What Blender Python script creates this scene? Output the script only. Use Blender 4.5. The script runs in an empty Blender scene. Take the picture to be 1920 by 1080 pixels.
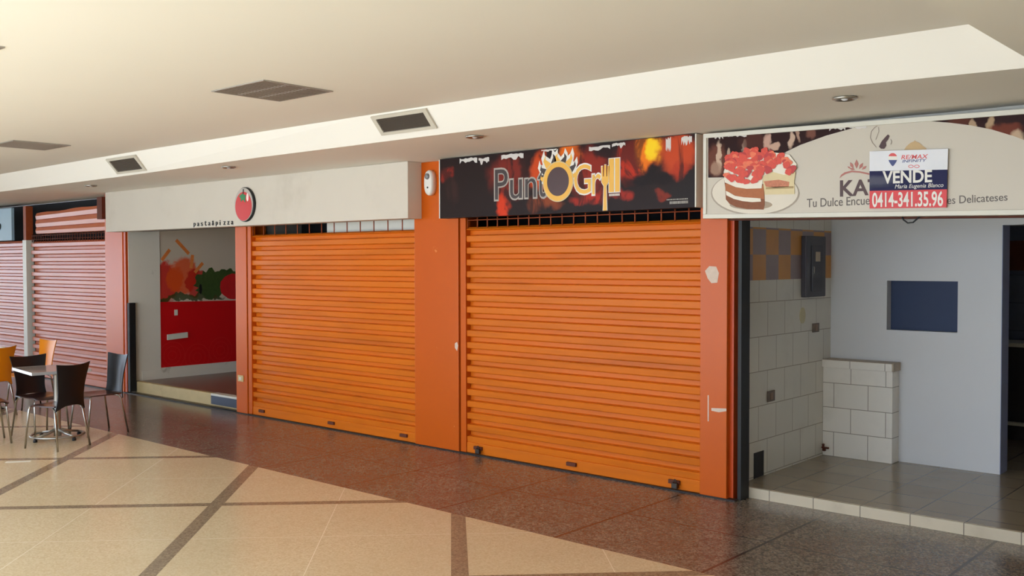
import bpy, bmesh, math, random
from mathutils import Vector, Matrix

random.seed(7)
scene = bpy.context.scene
COL = scene.collection

# ------------------------------------------------------------------ camera
CAM = Vector((0.0, -7.1106, 1.95))
YAW, PITCH, ROLL, FPX = -0.7229, -0.02655, -0.00187, 1830.68
_cy, _sy = math.cos(YAW), math.sin(YAW)
FWD = Vector((_sy * math.cos(PITCH), _cy * math.cos(PITCH), math.sin(PITCH)))
_r = Vector((_cy, -_sy, 0)); _u = _r.cross(FWD)
RIGHT = math.cos(ROLL) * _r + math.sin(ROLL) * _u
UP = -math.sin(ROLL) * _r + math.cos(ROLL) * _u
cd = bpy.data.cameras.new('camera')
cd.sensor_fit = 'HORIZONTAL'; cd.sensor_width = 36.0; cd.lens = FPX / 1920 * 36.0
cd.clip_start = 0.05; cd.clip_end = 300
cam = bpy.data.objects.new('camera', cd); COL.objects.link(cam)
cam.matrix_world = Matrix(((RIGHT.x, UP.x, -FWD.x, CAM.x), (RIGHT.y, UP.y, -FWD.y, CAM.y),
                           (RIGHT.z, UP.z, -FWD.z, CAM.z), (0, 0, 0, 1)))
scene.camera = cam


def at(u, v, y=0.0):
    """where the sight line through a photo point meets the upright plane y"""
    d = FWD + RIGHT * ((u - 960) / FPX) + UP * ((540 - v) / FPX)
    return CAM + d * ((y - CAM.y) / d.y)


def atx(u, v, x):
    d = FWD + RIGHT * ((u - 960) / FPX) + UP * ((540 - v) / FPX)
    return CAM + d * ((x - CAM.x) / d.x)


# ------------------------------------------------------------------ light
scene.view_settings.view_transform = 'Standard'
scene.view_settings.look = 'None'
scene.view_settings.gamma = 1.0
scene.view_settings.use_curve_mapping = False
scene.view_settings.exposure = 1.54
scene.cycles.use_denoising = True
scene.cycles.max_bounces = 10
scene.cycles.diffuse_bounces = 6
scene.cycles.sample_clamp_indirect = 3.0
scene.cycles.caustics_reflective = False
scene.cycles.caustics_refractive = False

world = bpy.data.worlds.new('world'); scene.world = world
world.use_nodes = True
bg = world.node_tree.nodes['Background']
bg.inputs['Color'].default_value = (0.74, 0.90, 1.12, 1)
bg.inputs['Strength'].default_value = 1.6

sd = bpy.data.lights.new('sun', 'SUN'); sd.energy = 6.3; sd.angle = 0.03; sd.color = (0.78, 0.91, 1.03)
sun = bpy.data.objects.new('sun', sd); COL.objects.link(sun)
sun.rotation_euler = (math.radians(37), math.radians(-8), 0)


# ------------------------------------------------------------------ materials
def lin(r, g, b):
    f = lambda c: (c / 255 / 12.92) if c / 255 <= 0.04045 else ((c / 255 + 0.055) / 1.055) ** 2.4
    return (f(r), f(g), f(b), 1)


class NT:
    def __init__(self, name):
        self.m = bpy.data.materials.new(name); self.m.use_nodes = True
        self.t = self.m.node_tree; self.b = self.t.nodes['Principled BSDF']

    def n(self, kind, **kw):
        x = self.t.nodes.new(kind)
        for k, v in kw.items(): setattr(x, k, v)
        return x

    def link(self, a, b): self.t.links.new(a, b)

    def val(self, sock, v):
        if hasattr(v, 'is_output') or isinstance(v, bpy.types.NodeSocket): self.link(v, sock)
        else: sock.default_value = v

    def math(self, op, a, b=None, c=None, clamp=False):
        x = self.n('ShaderNodeMath', operation=op, use_clamp=clamp)
        self.val(x.inputs[0], a)
        if b is not None: self.val(x.inputs[1], b)
        if c is not None: self.val(x.inputs[2], c)
        return x.outputs[0]

    def mix(self, f, a, b):
        x = self.n('ShaderNodeMix', data_type='RGBA')
        self.val(x.inputs[0], f); self.val(x.inputs[6], a); self.val(x.inputs[7], b)
        return x.outputs[2]

    def coords(self, kind='Object'):
        return self.n('ShaderNodeTexCoord').outputs[kind]

    def xyz(self, vec):
        x = self.n('ShaderNodeSeparateXYZ'); self.link(vec, x.inputs[0]); return x.outputs

    def noise(self, vec, scale, detail=3, rough=0.55, distort=0.0):
        x = self.n('ShaderNodeTexNoise'); self.link(vec, x.inputs['Vector'])
        x.inputs['Scale'].default_value = scale; x.inputs['Detail'].default_value = detail
        x.inputs['Roughness'].default_value = rough; x.inputs['Distortion'].default_value = distort
        return x.outputs[0]

    def step(self, v, lo, hi):
        x = self.n('ShaderNodeMapRange', interpolation_type='SMOOTHSTEP')
        self.val(x.inputs[0], v); x.inputs[1].default_value = lo; x.inputs[2].default_value = hi
        return x.outputs[0]

    def scale(self, vec, s):
        x = self.n('ShaderNodeVectorMath', operation='MULTIPLY'); self.link(vec, x.inputs[0])
        x.inputs[1].default_value = s; return x.outputs[0]

    def bump(self, h, strength=0.2, dist=0.01):
        x = self.n('ShaderNodeBump'); x.inputs['Strength'].default_value = strength
        x.inputs['Distance'].default_value = dist; self.link(h, x.inputs['Height'])
        self.link(x.outputs[0], self.b.inputs['Normal'])


def mat(name, c, rough=0.5, metal=0.0, var=0.08, vs=6.0, spec=0.5, dirt=None, ds=2.0, dlo=0.55, dhi=0.75, bump=0.0, bs=40, coat=0):
    k = NT(name)
    co = k.coords()
    nz = k.noise(co, vs, 4)
    d = tuple(x * (1 - var) for x in c[:3]) + (1,)
    l = tuple(min(1, x * (1 + var)) for x in c[:3]) + (1,)
    col = k.mix(nz, d, l)
    if dirt:
        m = k.step(k.noise(k.scale(co, (1.0, 1.0, 1.0)), ds, 5, 0.65), dlo, dhi)
        col = k.mix(m, col, dirt)
    k.val(k.b.inputs['Base Color'], col)
    k.b.inputs['Roughness'].default_value = rough; k.b.inputs['Metallic'].default_value = metal
    k.b.inputs['Specular IOR Level'].default_value = spec
    k.b.inputs['Coat Weight'].default_value = coat
    k.b.inputs['Coat Roughness'].default_value = 0.15
    if bump: k.bump(k.noise(co, bs, 3), bump, 0.004)
    return k.m


ORANGE = lin(200, 90, 14)
M = {}
M['white_paint'] = mat('ceiling_paint', lin(236, 232, 224), 0.75, var=0.015, vs=1.2)
M['slope_paint'] = mat('bulkhead_paint', lin(243, 238, 230), 0.7, var=0.01, vs=1.2)
M['orange'] = mat('orange_enamel', ORANGE, 0.30, var=0.05, vs=2.5, spec=0.28, dirt=lin(232, 150, 92), ds=5.0, dlo=0.68, dhi=0.78)
M['orange_slat'] = mat('orange_slat_enamel', lin(212, 110, 22), 0.34, var=0.09, vs=3.0, spec=0.15, dirt=lin(160, 88, 36), ds=1.6, dlo=0.6, dhi=0.95)
def slat_mat(name, c, dark, rough, spec):
    # each slat has its own wear: noise stretched along the slat
    k = NT(name); co = k.coords()
    a = k.noise(k.scale(co, (0.55, 1.0, 8.2)), 1.0, 3, 0.6)
    b = k.noise(k.scale(co, (3.0, 1.0, 30.0)), 1.0, 4, 0.6)
    col = k.mix(k.math('MULTIPLY', k.step(a, 0.42, 0.72), 0.55), c, dark)
    col = k.mix(k.math('MULTIPLY', k.step(b, 0.62, 0.85), 0.5), col, tuple(x * 0.55 for x in dark[:3]) + (1,))
    k.val(k.b.inputs['Base Color'], col)
    k.b.inputs['Roughness'].default_value = rough; k.b.inputs['Specular IOR Level'].default_value = spec
    return k.m


M['orange_slat'] = slat_mat('worn_orange_slat_enamel', lin(216, 112, 24), lin(184, 94, 26), 0.34, 0.18)
M['orange_sheen'] = mat('sheen_slat_enamel', lin(196, 108, 72), 0.32, var=0.07, vs=3.0, spec=0.4, dirt=lin(165, 95, 62), ds=3, dlo=0.6, dhi=0.85)  # pink tint is the glancing sky sheen, put into the base colour
M['orange_deep'] = mat('deep_orange_enamel', lin(196, 72, 8), 0.35, var=0.05)
M['rust'] = mat('rusty_steel', lin(96, 44, 24), 0.75, var=0.35, vs=30)
M['rust_bar'] = mat('rusty_orange_bar', lin(150, 66, 24), 0.6, var=0.25, vs=20)
M['black'] = mat('black_paint', lin(18, 17, 18), 0.55)
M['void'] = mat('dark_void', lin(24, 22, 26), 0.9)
M['dark_metal'] = mat('dark_metal', lin(48, 46, 46), 0.5, 0.6)
M['lock'] = mat('lock_steel', lin(70, 62, 56), 0.45, 0.8, var=0.3, vs=40)
M['chrome'] = mat('chrome', lin(170, 165, 158), 0.2, 1.0, var=0.03)
M['steel'] = mat('brushed_steel', lin(178, 174, 166), 0.32, 0.9, var=0.05)
M['black_ply'] = mat('black_lacquered_plywood', lin(22, 21, 24), 0.32, var=0.1, spec=0.35)
M['orange_ply'] = mat('orange_lacquered_plywood', lin(232, 140, 20), 0.32, var=0.06, spec=0.3)
M['seat_edge'] = mat('brown_seat_plywood', lin(62, 36, 34), 0.3, var=0.1, coat=0.3)
M['table_top'] = mat('table_laminate', lin(176, 160, 156), 0.16, var=0.04, coat=0.5)
M['table_edge'] = mat('table_edge_band', lin(226, 226, 228), 0.2, 0.6)
M['fascia'] = mat('stained_plaster', lin(212, 203, 190), 0.85, var=0.03, vs=2, dirt=lin(190, 180, 166), ds=0.9, dlo=0.5, dhi=0.85)
M['mural_white'] = mat('dull_white_wall', lin(176, 166, 152), 0.8, var=0.05, vs=2)
M['pillar_white'] = mat('grubby_white_wall', lin(228, 220, 206), 0.75, var=0.05, vs=2, dirt=lin(160, 148, 128), ds=2.5, dlo=0.6, dhi=0.8)
M['step_beige'] = mat('beige_step', lin(196, 174, 128), 0.6, var=0.12, vs=9, dirt=lin(120, 92, 66), ds=4, dlo=0.62, dhi=0.75)
M['shop_floor'] = mat('brown_shop_floor', lin(122, 98, 84), 0.3, var=0.08, vs=40)
M['kat_blue'] = mat('pale_blue_wall_paint', lin(216, 216, 218), 0.6, var=0.02, vs=2)
M['jamb_blue'] = mat('blue_jamb_paint', lin(150, 158, 190), 0.6, var=0.03)
M['frame_white'] = mat('white_sign_frame', lin(220, 216, 204), 0.45, var=0.04, vs=8)
M['plastic_white'] = mat('white_plastic', lin(228, 226, 220), 0.35, var=0.02)
M['plastic_grey'] = mat('grey_plastic', lin(132, 132, 134), 0.3)
M['beige_plate'] = mat('beige_plate', lin(206, 180, 128), 0.45)
M['outlet_grey'] = mat('outlet_grey_brown', lin(112, 96, 84), 0.5, var=0.15, vs=30)
M['outlet_dark'] = mat('outlet_socket_brown', lin(140, 112, 92), 0.5)
M['panel_grey'] = mat('breaker_box_grey', lin(74, 72, 80), 0.45, 0.2, var=0.06)
M['panel_dark'] = mat('breaker_door_grey', lin(60, 58, 66), 0.45, 0.2, var=0.06)
M['paper'] = mat('paper_label', lin(196, 180, 160), 0.8)
M['counter_top'] = mat('stone_counter_top', lin(176, 160, 140), 0.5, var=0.1, vs=20)
M['glass_dark'] = mat('dark_window_glass', lin(58, 70, 100), 0.5, var=0.03, spec=0.2)
M['pale_blue'] = mat('pale_blue_panel', lin(150, 178, 196), 0.5, var=0.05)
M['ground'] = mat('outdoor_paving', lin(202, 198, 190), 0.85, var=0.06, vs=1)
M['louvre'] = mat('fixture_louvre', lin(176, 172, 166), 0.35, 0.6)
M['fix_dark'] = mat('fixture_inside', lin(158, 148, 138), 0.6, var=0.05)
M['tube'] = mat('unlit_tube', lin(235, 238, 245), 0.3)
M['vent_frame'] = mat('vent_frame_paint', lin(200, 192, 178), 0.5)
M['vent_dark'] = mat('vent_grille_brown', lin(70, 58, 46), 0.6, var=0.1, vs=30)
M['bulb'] = mat('lamp_glass', lin(236, 238, 248), 0.08)


def terrazzo():
    k = NT('terrazzo_floor')
    co = k.coords(); X, Y, Z = k.xyz(co)
    s = k.math('ADD', X, Y); d = k.math('SUBTRACT', X, Y)
    p1 = k.math('PINGPONG', k.math('ADD', s, 7.04), 1.375)
    p2 = k.math('PINGPONG', k.math('ADD', d, 4.15), 1.40)
    strip = k.math('MAXIMUM', k.math('LESS_THAN', p1, 0.078), k.math('LESS_THAN', p2, 0.07))
    joint = k.math('MAXIMUM', k.math('GREATER_THAN', p1, 1.371), k.math('GREATER_THAN', p2, 1.396))
    border = k.math('GREATER_THAN', Y, -1.77)
    jb = k.math('LESS_THAN', k.math('PINGPONG', k.math('ADD', X, 4.32), 0.595), 0.011)
    jb2 = k.math('LESS_THAN', k.math('ABSOLUTE', k.math('ADD', Y, 0.88)), 0.008)
    jb = k.math('MAXIMUM', jb, jb2)
    # aggregate chips
    vo = k.n('ShaderNodeTexVoronoi'); k.link(co, vo.inputs['Vector']); vo.inputs['Scale'].default_value = 85
    chip = k.xyz(vo.outputs['Color'])[0]
    vo2 = k.n('ShaderNodeTexVoronoi'); k.link(co, vo2.inputs['Vector']); vo2.inputs['Scale'].default_value = 34
    chip2 = k.xyz(vo2.outputs['Color'])[1]
    big = k.noise(co, 0.9, 4)
    li = k.mix(k.math('MULTIPLY', chip, 0.75), lin(220, 204, 172), lin(196, 174, 140))
    li = k.mix(k.math('MULTIPLY', k.step(big, 0.35, 0.75), 0.35), li, lin(200, 180, 146))
    dk = k.mix(chip, lin(88, 74, 64), lin(144, 130, 116))
    dk = k.mix(k.math('MULTIPLY', k.step(chip2, 0.55, 1.0), 0.45), dk, lin(70, 54, 48))
    dk = k.mix(k.math('MULTIPLY', k.step(k.noise(co, 1.7, 4), 0.45, 0.7), 0.35), dk, lin(112, 78, 62))
    sd_ = k.mix(chip, lin(120, 104, 86), lin(158, 140, 116))
    field = k.mix(joint, li, lin(236, 224, 200))
    field = k.mix(strip, field, sd_)
    edge = k.mix(jb, dk, lin(60, 42, 36))
    k.val(k.b.inputs['Base Color'], k.mix(border, field, edge))
    k.b.inputs['Roughness'].default_value = 0.22
    k.b.inputs['Specular IOR Level'].default_value = 0.55
    return k.m


def tile_mat(name, ax, w, h, off, c1, c2, grout, rough=0.25, stagger=0.5, mortar=0.006, dirt=0.0):
    """tiles on plane with axes ax (e.g. 'yz')"""
    k = NT(name)
    co = k.coords(); o = k.xyz(co)
    cb = k.n('ShaderNodeCombineXYZ')
    i = {'x': 0, 'y': 1, 'z': 2}
    k.link(k.math('ADD', o[i[ax[0]]], off[0]), cb.inputs[0]); k.link(k.math('ADD', o[i[ax[1]]], off[1]), cb.inputs[1])
    br = k.n('ShaderNodeTexBrick', offset=stagger)
    k.link(cb.outputs[0], br.inputs['Vector'])
    br.inputs['Color1'].default_value = c1; br.inputs['Color2'].default_value = c2; br.inputs['Mortar'].default_value = grout
    br.inputs['Scale'].default_value = 1.0; br.inputs['Brick Width'].default_value = w; br.inputs['Row Height'].default_value = h
    br.inputs['Mortar Size'].default_value = mortar; br.inputs['Mortar Smooth'].default_value = 0.2
    col = br.outputs['Color']
    if dirt:
        col = k.mix(k.math('MULTIPLY', k.step(k.noise(co, 3, 5), 0.5, 0.8), dirt), col, grout)
    k.val(k.b.inputs['Base Color'], col)
    k.b.inputs['Roughness'].default_value = rough
    k.bump(k.math('SUBTRACT', 1.0, br.outputs['Fac']), 0.25, 0.003)
    return k


def kat_wall_mat():
    k = tile_mat('white_wall_tile', 'yz', 0.33, 0.30, (0.06, -0.10), lin(222, 218, 208), lin(214, 210, 200), lin(160, 150, 136), 0.3, 0.5, 0.004, 0.22)
    co = k.coords(); o = k.xyz(co)
    # two courses of ochre and mauve tiles above
    a = k.math('FLOOR', k.math('DIVIDE', k.math('ADD', o[1], -0.245 + 2.4), 0.24))
    b = k.math('FLOOR', k.math('DIVIDE', k.math('ADD', o[2], -1.79 + 2.2), 0.22))
    par = k.math('MODULO', k.math('ADD', a, b), 2.0)
    chk = k.mix(k.math('GREATER_THAN', par, 0.5), lin(150, 132, 134), lin(214, 148, 66))
    chk = k.mix(k.math('MULTIPLY', k.noise(co, 6, 3), 0.3), chk, lin(120, 100, 84))
    base = k.b.inputs['Base Color'].links[0].from_socket
    up = k.math('MULTIPLY', k.math('GREATER_THAN', o[2], 1.79), k.math('LESS_THAN', o[2], 2.245))
    k.val(k.b.inputs['Base Color'], k.mix(up, base, chk))
    return k.m


def blob_mat(name, base, blobs, ax='xz', warp=0.06, wscale=7.0, rough=0.35, soft=0.0, spec=0.12, lick=None):
    """a printed picture: soft coloured patches (cu, cv, ru, rv, colour, strength) over a base"""
    k = NT(name)
    co = k.coords(); i = {'x': 0, 'y': 1, 'z': 2}
    nz = k.n('ShaderNodeTexNoise'); k.link(co, nz.inputs['Vector']); nz.inputs['Scale'].default_value = wscale
    nz.inputs['Detail'].default_value = 4
    v = k.n('ShaderNodeVectorMath', operation='MULTIPLY_ADD'); k.link(nz.outputs['Color'], v.inputs[0])
    v.inputs[1].default_value = (warp * 2,) * 3; v.inputs[2].default_value = (-warp,) * 3
    v2 = k.n('ShaderNodeVectorMath', operation='ADD'); k.link(v.outputs[0], v2.inputs[0]); k.link(co, v2.inputs[1])
    o = k.xyz(v2.outputs[0])
    U, V = o[i[ax[0]]], o[i[ax[1]]]
    col = base
    for cu, cv, ru, rv, c, st in blobs:
        a = k.math('DIVIDE', k.math('SUBTRACT', U, cu), ru); b = k.math('DIVIDE', k.math('SUBTRACT', V, cv), rv)
        r2 = k.math('ADD', k.math('MULTIPLY', a, a), k.math('MULTIPLY', b, b))
        f = k.math('MULTIPLY', k.step(r2, 1.0, soft), st)
        col = k.mix(f, col, c)
    if lick:
        # licks of dark smoke between the printed flames
        n2 = k.noise(k.scale(co, lick), 1.0, 5, 0.6, 1.2)
        col = k.mix(k.math('MULTIPLY', k.step(n2, 0.50, 0.62), 0.75), col, base)
    k.val(k.b.inputs['Base Color'], col)
    k.b.inputs['Roughness'].default_value = rough; k.b.inputs['Specular IOR Level'].default_value = spec
    return k.m


M['terrazzo'] = terrazzo()
M['kat_tile'] = kat_wall_mat()
M['counter_tile'] = tile_mat('counter_wall_tile', 'xz', 0.33, 0.235, (0.06, -0.0), lin(236, 230, 220), lin(228, 222, 212), lin(150, 140, 126), 0.3, 0.5, 0.0035, 0.2).m
M['kat_floor'] = tile_mat('beige_floor_tile', 'xy', 0.375, 0.40, (3.66, 0.0), lin(150, 136, 116), lin(142, 128, 108), lin(98, 86, 72), 0.18, 0.0, 0.005, 0.2).m
M['step_tile'] = tile_mat('step_edge_tile', 'xz', 0.375, 0.4, (3.66, 0.2), lin(206, 192, 168), lin(198, 184, 160), lin(120, 106, 90), 0.35, 0.0, 0.004, 0.3).m
M['kitchen_tile'] = tile_mat('kitchen_wall_tile', 'xz', 0.3, 0.3, (0, 0), lin(120, 128, 146), lin(110, 118, 138), lin(76, 82, 98), 0.3, 0.0, 0.004, 0.2).m


# ------------------------------------------------------------------ mesh helpers
class MB:
    def __init__(self): self.v = []; self.f = []; self.s = []

    def add(self, vs, fs, smooth=False):
        o = len(self.v); self.v += [tuple(p) for p in vs]
        for f in fs: self.f.append(tuple(i + o for i in f)); self.s.append(smooth)
        return self

    def box(self, x0, x1, y0, y1, z0, z1):
        vs = [(x, y, z) for x in (x0, x1) for y in (y0, y1) for z in (z0, z1)]
        return self.add(vs, [(0, 1, 3, 2), (4, 6, 7, 5), (0, 4, 5, 1), (2, 3, 7, 6), (0, 2, 6, 4), (1, 5, 7, 3)])

    def loft(self, rings, smooth=True, caps=True, closed=True):
        n = len(rings[0]); vs = [p for r in rings for p in r]; fs = []
        for a in range(len(rings) - 1):
            for b in range(n if closed else n - 1):
                c = (b + 1) % n
                fs.append((a * n + b, a * n + c, (a + 1) * n + c, (a + 1) * n + b))
        self.add(vs, fs, smooth)
        if caps and closed:
            self.add(rings[0], [tuple(range(n))[::-1]]); self.add(rings[-1], [tuple(range(n))])
        return self

    def tube(self, pts, r, n=10):
        pts = [Vector(p) for p in pts]; rings = []
        rr = r if isinstance(r, (list, tuple)) else [r] * len(pts)
        for i, p in enumerate(pts):
            t = (pts[min(i + 1, len(pts) - 1)] - pts[max(i - 1, 0)]).normalized()
            a = t.cross(Vector((0, 0, 1)) if abs(t.z) < 0.9 else Vector((1, 0, 0))).normalized(); b = t.cross(a)
            rings.append([p + (a * math.cos(q) + b * math.sin(q)) * rr[i] for q in [2 * math.pi * j / n for j in range(n)]])
        return self.loft(rings)

    def lathe(self, prof, c, n=24, axis='z', caps=True):
        rings = []
        for r, h in prof:
            ring = []
            for j in range(n):
                a = 2 * math.pi * j / n
                p = {'z': (r * math.cos(a), r * math.sin(a), h), 'y': (r * math.cos(a), h, r * math.sin(a)), 'x': (h, r * math.cos(a), r * math.sin(a))}[axis]
                ring.append((c[0] + p[0], c[1] + p[1], c[2] + p[2]))
            rings.append(ring)
        return self.loft(rings, caps=caps)

    def prism(self, pts, off):
        """outline of 3D points pushed along off"""
        n = len(pts); off = Vector(off); a = [Vector(p) for p in pts]; b = [p + off for p in a]
        self.add(a + b, [tuple(range(n))[::-1], tuple(range(n, 2 * n))] + [(i, (i + 1) % n, n + (i + 1) % n, n + i) for i in range(n)])
        return self

    def build(self, name, m, parent=None, bevel=0.0, sub=0):
        me = bpy.data.meshes.new(name)
        loc = Vector(parent_loc(parent)) if parent else Vector((0, 0, 0))
        me.from_pydata([tuple(Vector(p) - loc) for p in self.v], [], self.f)
        me.polygons.foreach_set('use_smooth', self.s)
        bm = bmesh.new(); bm.from_mesh(me); bmesh.ops.remove_doubles(bm, verts=bm.verts, dist=1e-6)
        bmesh.ops.recalc_face_normals(bm, faces=bm.faces); bm.to_mesh(me); bm.free()
        me.materials.append(M[m] if isinstance(m, str) else m)
        o = bpy.data.objects.new(name, me); COL.objects.link(o)
        if parent: o.parent = parent
        if bevel:
            b = o.modifiers.new('bevel', 'BEVEL'); b.width = bevel; b.segments = 2; b.limit_method = 'ANGLE'; b.angle_limit = 0.7
        if sub:
            s = o.modifiers.new('subdivision', 'SUBSURF'); s.levels = sub; s.render_levels = sub
        return o


def parent_loc(o):
    p = Vector((0, 0, 0))
    while o: p += o.location; o = o.parent
    return p


def thing(name, loc, label, cat, group=None):
    o = bpy.data.objects.new(name, None); COL.objects.link(o); o.location = loc
    o.empty_display_size = 0.1
    o['label'] = label; o['category'] = cat
    if group: o['group'] = group
    return o


def tag(o, label, cat, group=None):
    o['label'] = label; o['category'] = cat
    if group: o['group'] = group
    return o


def struct(o):
    o['kind'] = 'structure'; return o


def box(name, m, x0, x1, y0, y1, z0, z1, parent=None, bevel=0.0):
    return MB().box(x0, x1, y0, y1, z0, z1).build(name, m, parent, bevel)


def sbox(name, m, *a, bevel=0.0):
    return struct(box(name, m, *a, bevel=bevel))


def plate(name, px, m, parent, y, thick=0.002):
    """a flat printed or cut shape on an upright board: photo outline laid on plane y"""
    c = 0
    pts = [at(u, v, y) for u, v in px]
    return MB().prism(pts, (0, -thick, 0)).build(name, m, parent)


def flat(name, pts, m, parent, y, thick=0.002):
    """outline in metres (x, z) on plane y"""
    return MB().prism([(x, y, z) for x, z in pts], (0, -thick, 0)).build(name, m, parent)


def ring_pts(cx, cz, rx, rz, a0=0, a1=360, n=40):
    return [(cx + rx * math.cos(math.radians(a0 + (a1 - a0) * i / n)), cz + rz * math.sin(math.radians(a0 + (a1 - a0) * i / n))) for i in range(n)]


def annulus(name, cx, cz, ro, ri, m, parent, y, thick=0.004, n=48, a0=0, a1=360):
    mb = MB(); full = a1 - a0 >= 360
    k = n if full else n + 1
    rings = []
    for i in range(k):
        a = math.radians(a0 + (a1 - a0) * i / n); c, s = math.cos(a), math.sin(a)
        rings.append([(cx + ro[0] * c, y, cz + ro[1] * s), (cx + ri[0] * c, y, cz + ri[1] * s),
                      (cx + ri[0] * c, y - thick, cz + ri[1] * s), (cx + ro[0] * c, y - thick, cz + ro[1] * s)])
    if full: rings.append(rings[0])
    mb.loft(rings, smooth=False, caps=not full)
    return mb.build(name, m, parent)


def text_raw(body, offset=0.0, shear=0.0):
    cu = bpy.data.curves.new('t', 'FONT'); cu.body = body; cu.size = 1.0; cu.offset = offset; cu.shear = shear
    cu.resolution_u = 4
    o = bpy.data.objects.new('t', cu); COL.objects.link(o)
    dg = bpy.context.evaluated_depsgraph_get()
    me = bpy.data.meshes.new_from_object(o.evaluated_get(dg))
    vs = [v.co.copy() for v in me.vertices]; fs = [tuple(p.vertices) for p in me.polygons]
    bpy.data.objects.remove(o); bpy.data.curves.remove(cu); bpy.data.meshes.remove(me)
    return vs, fs


def text(name, body, quad, m, parent, thick=0.002, offset=0.0, shear=0.0, forward=(0, -1, 0)):
    """lettering fitted to a quad (bottom-left, bottom-right, top-right, top-left)"""
    base, _ = text_raw(body, 0.0, shear)
    x0, x1 = min(v.x for v in base), max(v.x for v in base); y0, y1 = min(v.y for v in base), max(v.y for v in base)
    vs, fs = (base, _) if offset == 0 else text_raw(body, offset, shear)
    bl, br, tr, tl = [Vector(q) for q in quad]; fo = Vector(forward)
    def mp(v):
        s = (v.x - x0) / (x1 - x0); t = (v.y - y0) / (y1 - y0)
        return bl * (1 - s) * (1 - t) + br * s * (1 - t) + tr * s * t + tl * (1 - s) * t
    a = [mp(v) for v in vs]; b = [p + fo * thick for p in a]; n = len(a)
    ec = {}
    for f in fs:
        for i in range(len(f)):
            e = (f[i], f[(i + 1) % len(f)]); ec[e] = 1
    side = [(e[0], e[1], n + e[1], n + e[0]) for e in ec if (e[1], e[0]) not in ec]
    mb = MB(); mb.add(a + b, [f[::-1] for f in fs] + [tuple(i + n for i in f) for f in fs] + side)
    return mb.build(name, m, parent)


def quad_px(px, y): return [at(u, v, y) for u, v in px]


def quad_m(x0, x1, z0, z1, y): return [(x0, y, z0), (x1, y, z0), (x1, y, z1), (x0, y, z1)]


# ================================================================== SETTING
# ground and floor
struct(MB().box(-36, 4, -9.2, 8, -0.2, 0).build('floor', 'terrazzo'))
struct(MB().box(-60, 40, -60, -9.2, -0.25, -0.03).build('ground', 'ground'))
struct(MB().box(-60, -36, -9.2, 8, -0.25, -0.03).build('ground', 'ground'))

# ceiling tray, its sloping sides and the lower soffit over the shops
ZS, ZC = 2.997, 3.22
LOW = [(-36.0, 2.965), (-15.0, 2.985), (-11.4, 2.992), (-8.4, 3.014), (-6.0, 3.016), (-3.5, 3.014), (-2.3, 3.0), (-1.42, 2.981), (-1.335, 2.978)]
UPP = [(-36.0, 3.17), (-14.5, 3.197), (-10.37, 3.225), (-6.5, 3.227), (-3.41, 3.227), (-2.8, 3.225), (-1.623, 3.216), (-1.623, 3.216), (-1.623, 3.216)]
YL, YU = -1.368, -1.554
mb = MB()
n = len(LOW)
vs = [(x, YL, z) for x, z in LOW] + [(x, YU, z) for x, z in UPP]
fs = [(i, i + 1, n + i + 1, n + i) for i in range(n - 1)]
# the right-hand slope of the tray
vs += [(-1.335, -9.2, 2.978), (-1.623, -9.2, 3.216)]
fs += [(n - 1, 2 * n, 2 * n + 1, 2 * n - 1)]
mb.add(vs, fs)
struct(mb.build('ceiling_slope', 'slope_paint'))
mb = MB()
up = [(x, YU, z) for x, z in UPP[:7]]; bk = [(x, -9.2, z) for x, z in UPP[:7]]
mb.add(up + bk, [(i, i + 1, 7 + i + 1, 7 + i) for i in range(6)])
struct(mb.build('ceiling', 'white_paint'))
mb = MB()
lo = [(x, YL, z) for x, z in LOW] + [(4.0, YL, 2.97)]; fr = [(x, 0.4, 2.997) for x, z in LOW] + [(4.0, 0.4, 2.997)]
mb.add(lo + fr, [(i, i + 1, 10 + i + 1, 10 + i) for i in range(9)])
mb.add([(-1.335, YL, 2.978), (4, YL, 2.97), (4, -9.2, 2.97), (-1.335, -9.2, 2.978)], [(0, 1, 2, 3)])
struct(mb.build('ceiling_soffit', 'white_paint'))
sbox('roof', 'white_paint', -36, 4, -9.2, 8, 3.4, 3.6)
# unseen walls right and behind the camera, added to darken the right end
sbox('wall_right', 'white_paint', 4, 4.2, -9.2, 8, 0, 3.4)
sbox('wall_light_block', 'white_paint', -0.4, 4, -9.4, -9.2, 0, 3.4)

sbox('wall_light_block', mat('light_block_paint', lin(150, 138, 120), 0.8), -24, -14.5, -9.4, -9.2, 0, 3.4)  # unseen wall added to cut daylight and darken the pier reflections

# ------------------------------------------------------------------ piers along the shop fronts
def pier(x0, x1, z1=3.0, depth=0.3, m='orange'):
    return sbox('wall_pier', m, x0, x1, 0.0, depth, 0.0, z1, bevel=0.006)


pier(-14.6, -14.05)
pier(-11.05, -10.80)
pier(-7.66, -7.005)
pier(-4.19, -3.94)
sbox('trim_1', 'orange_deep', -14.05, -13.98, 0.012, 0.05, 0, 2.6)
sbox('trim_2', 'orange_deep', -3.94, -3.905, 0.05, 0.22, 0, 2.29)
sbox('trim_3', 'black', -3.872, -3.842, 0.06, 0.2, 0, 2.29)
# concrete footing strip under the fronts
sbox('baseboard_front', 'dark_metal', -17.5, -3.86, -0.012, 0.05, 0, 0.012)

# wall above the openings, behind the signs
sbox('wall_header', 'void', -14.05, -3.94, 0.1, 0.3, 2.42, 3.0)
sbox('wall_header', 'white_paint', -3.94, 4, 0.1, 0.3, 2.32, 3.0)

# plaster fascia over the first shop (pizza)
struct(MB().box(-14.163, -7.541, -0.198, 0.0, 2.408, 3.0).build('wall_fascia', 'fascia', bevel=0.004))

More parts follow.
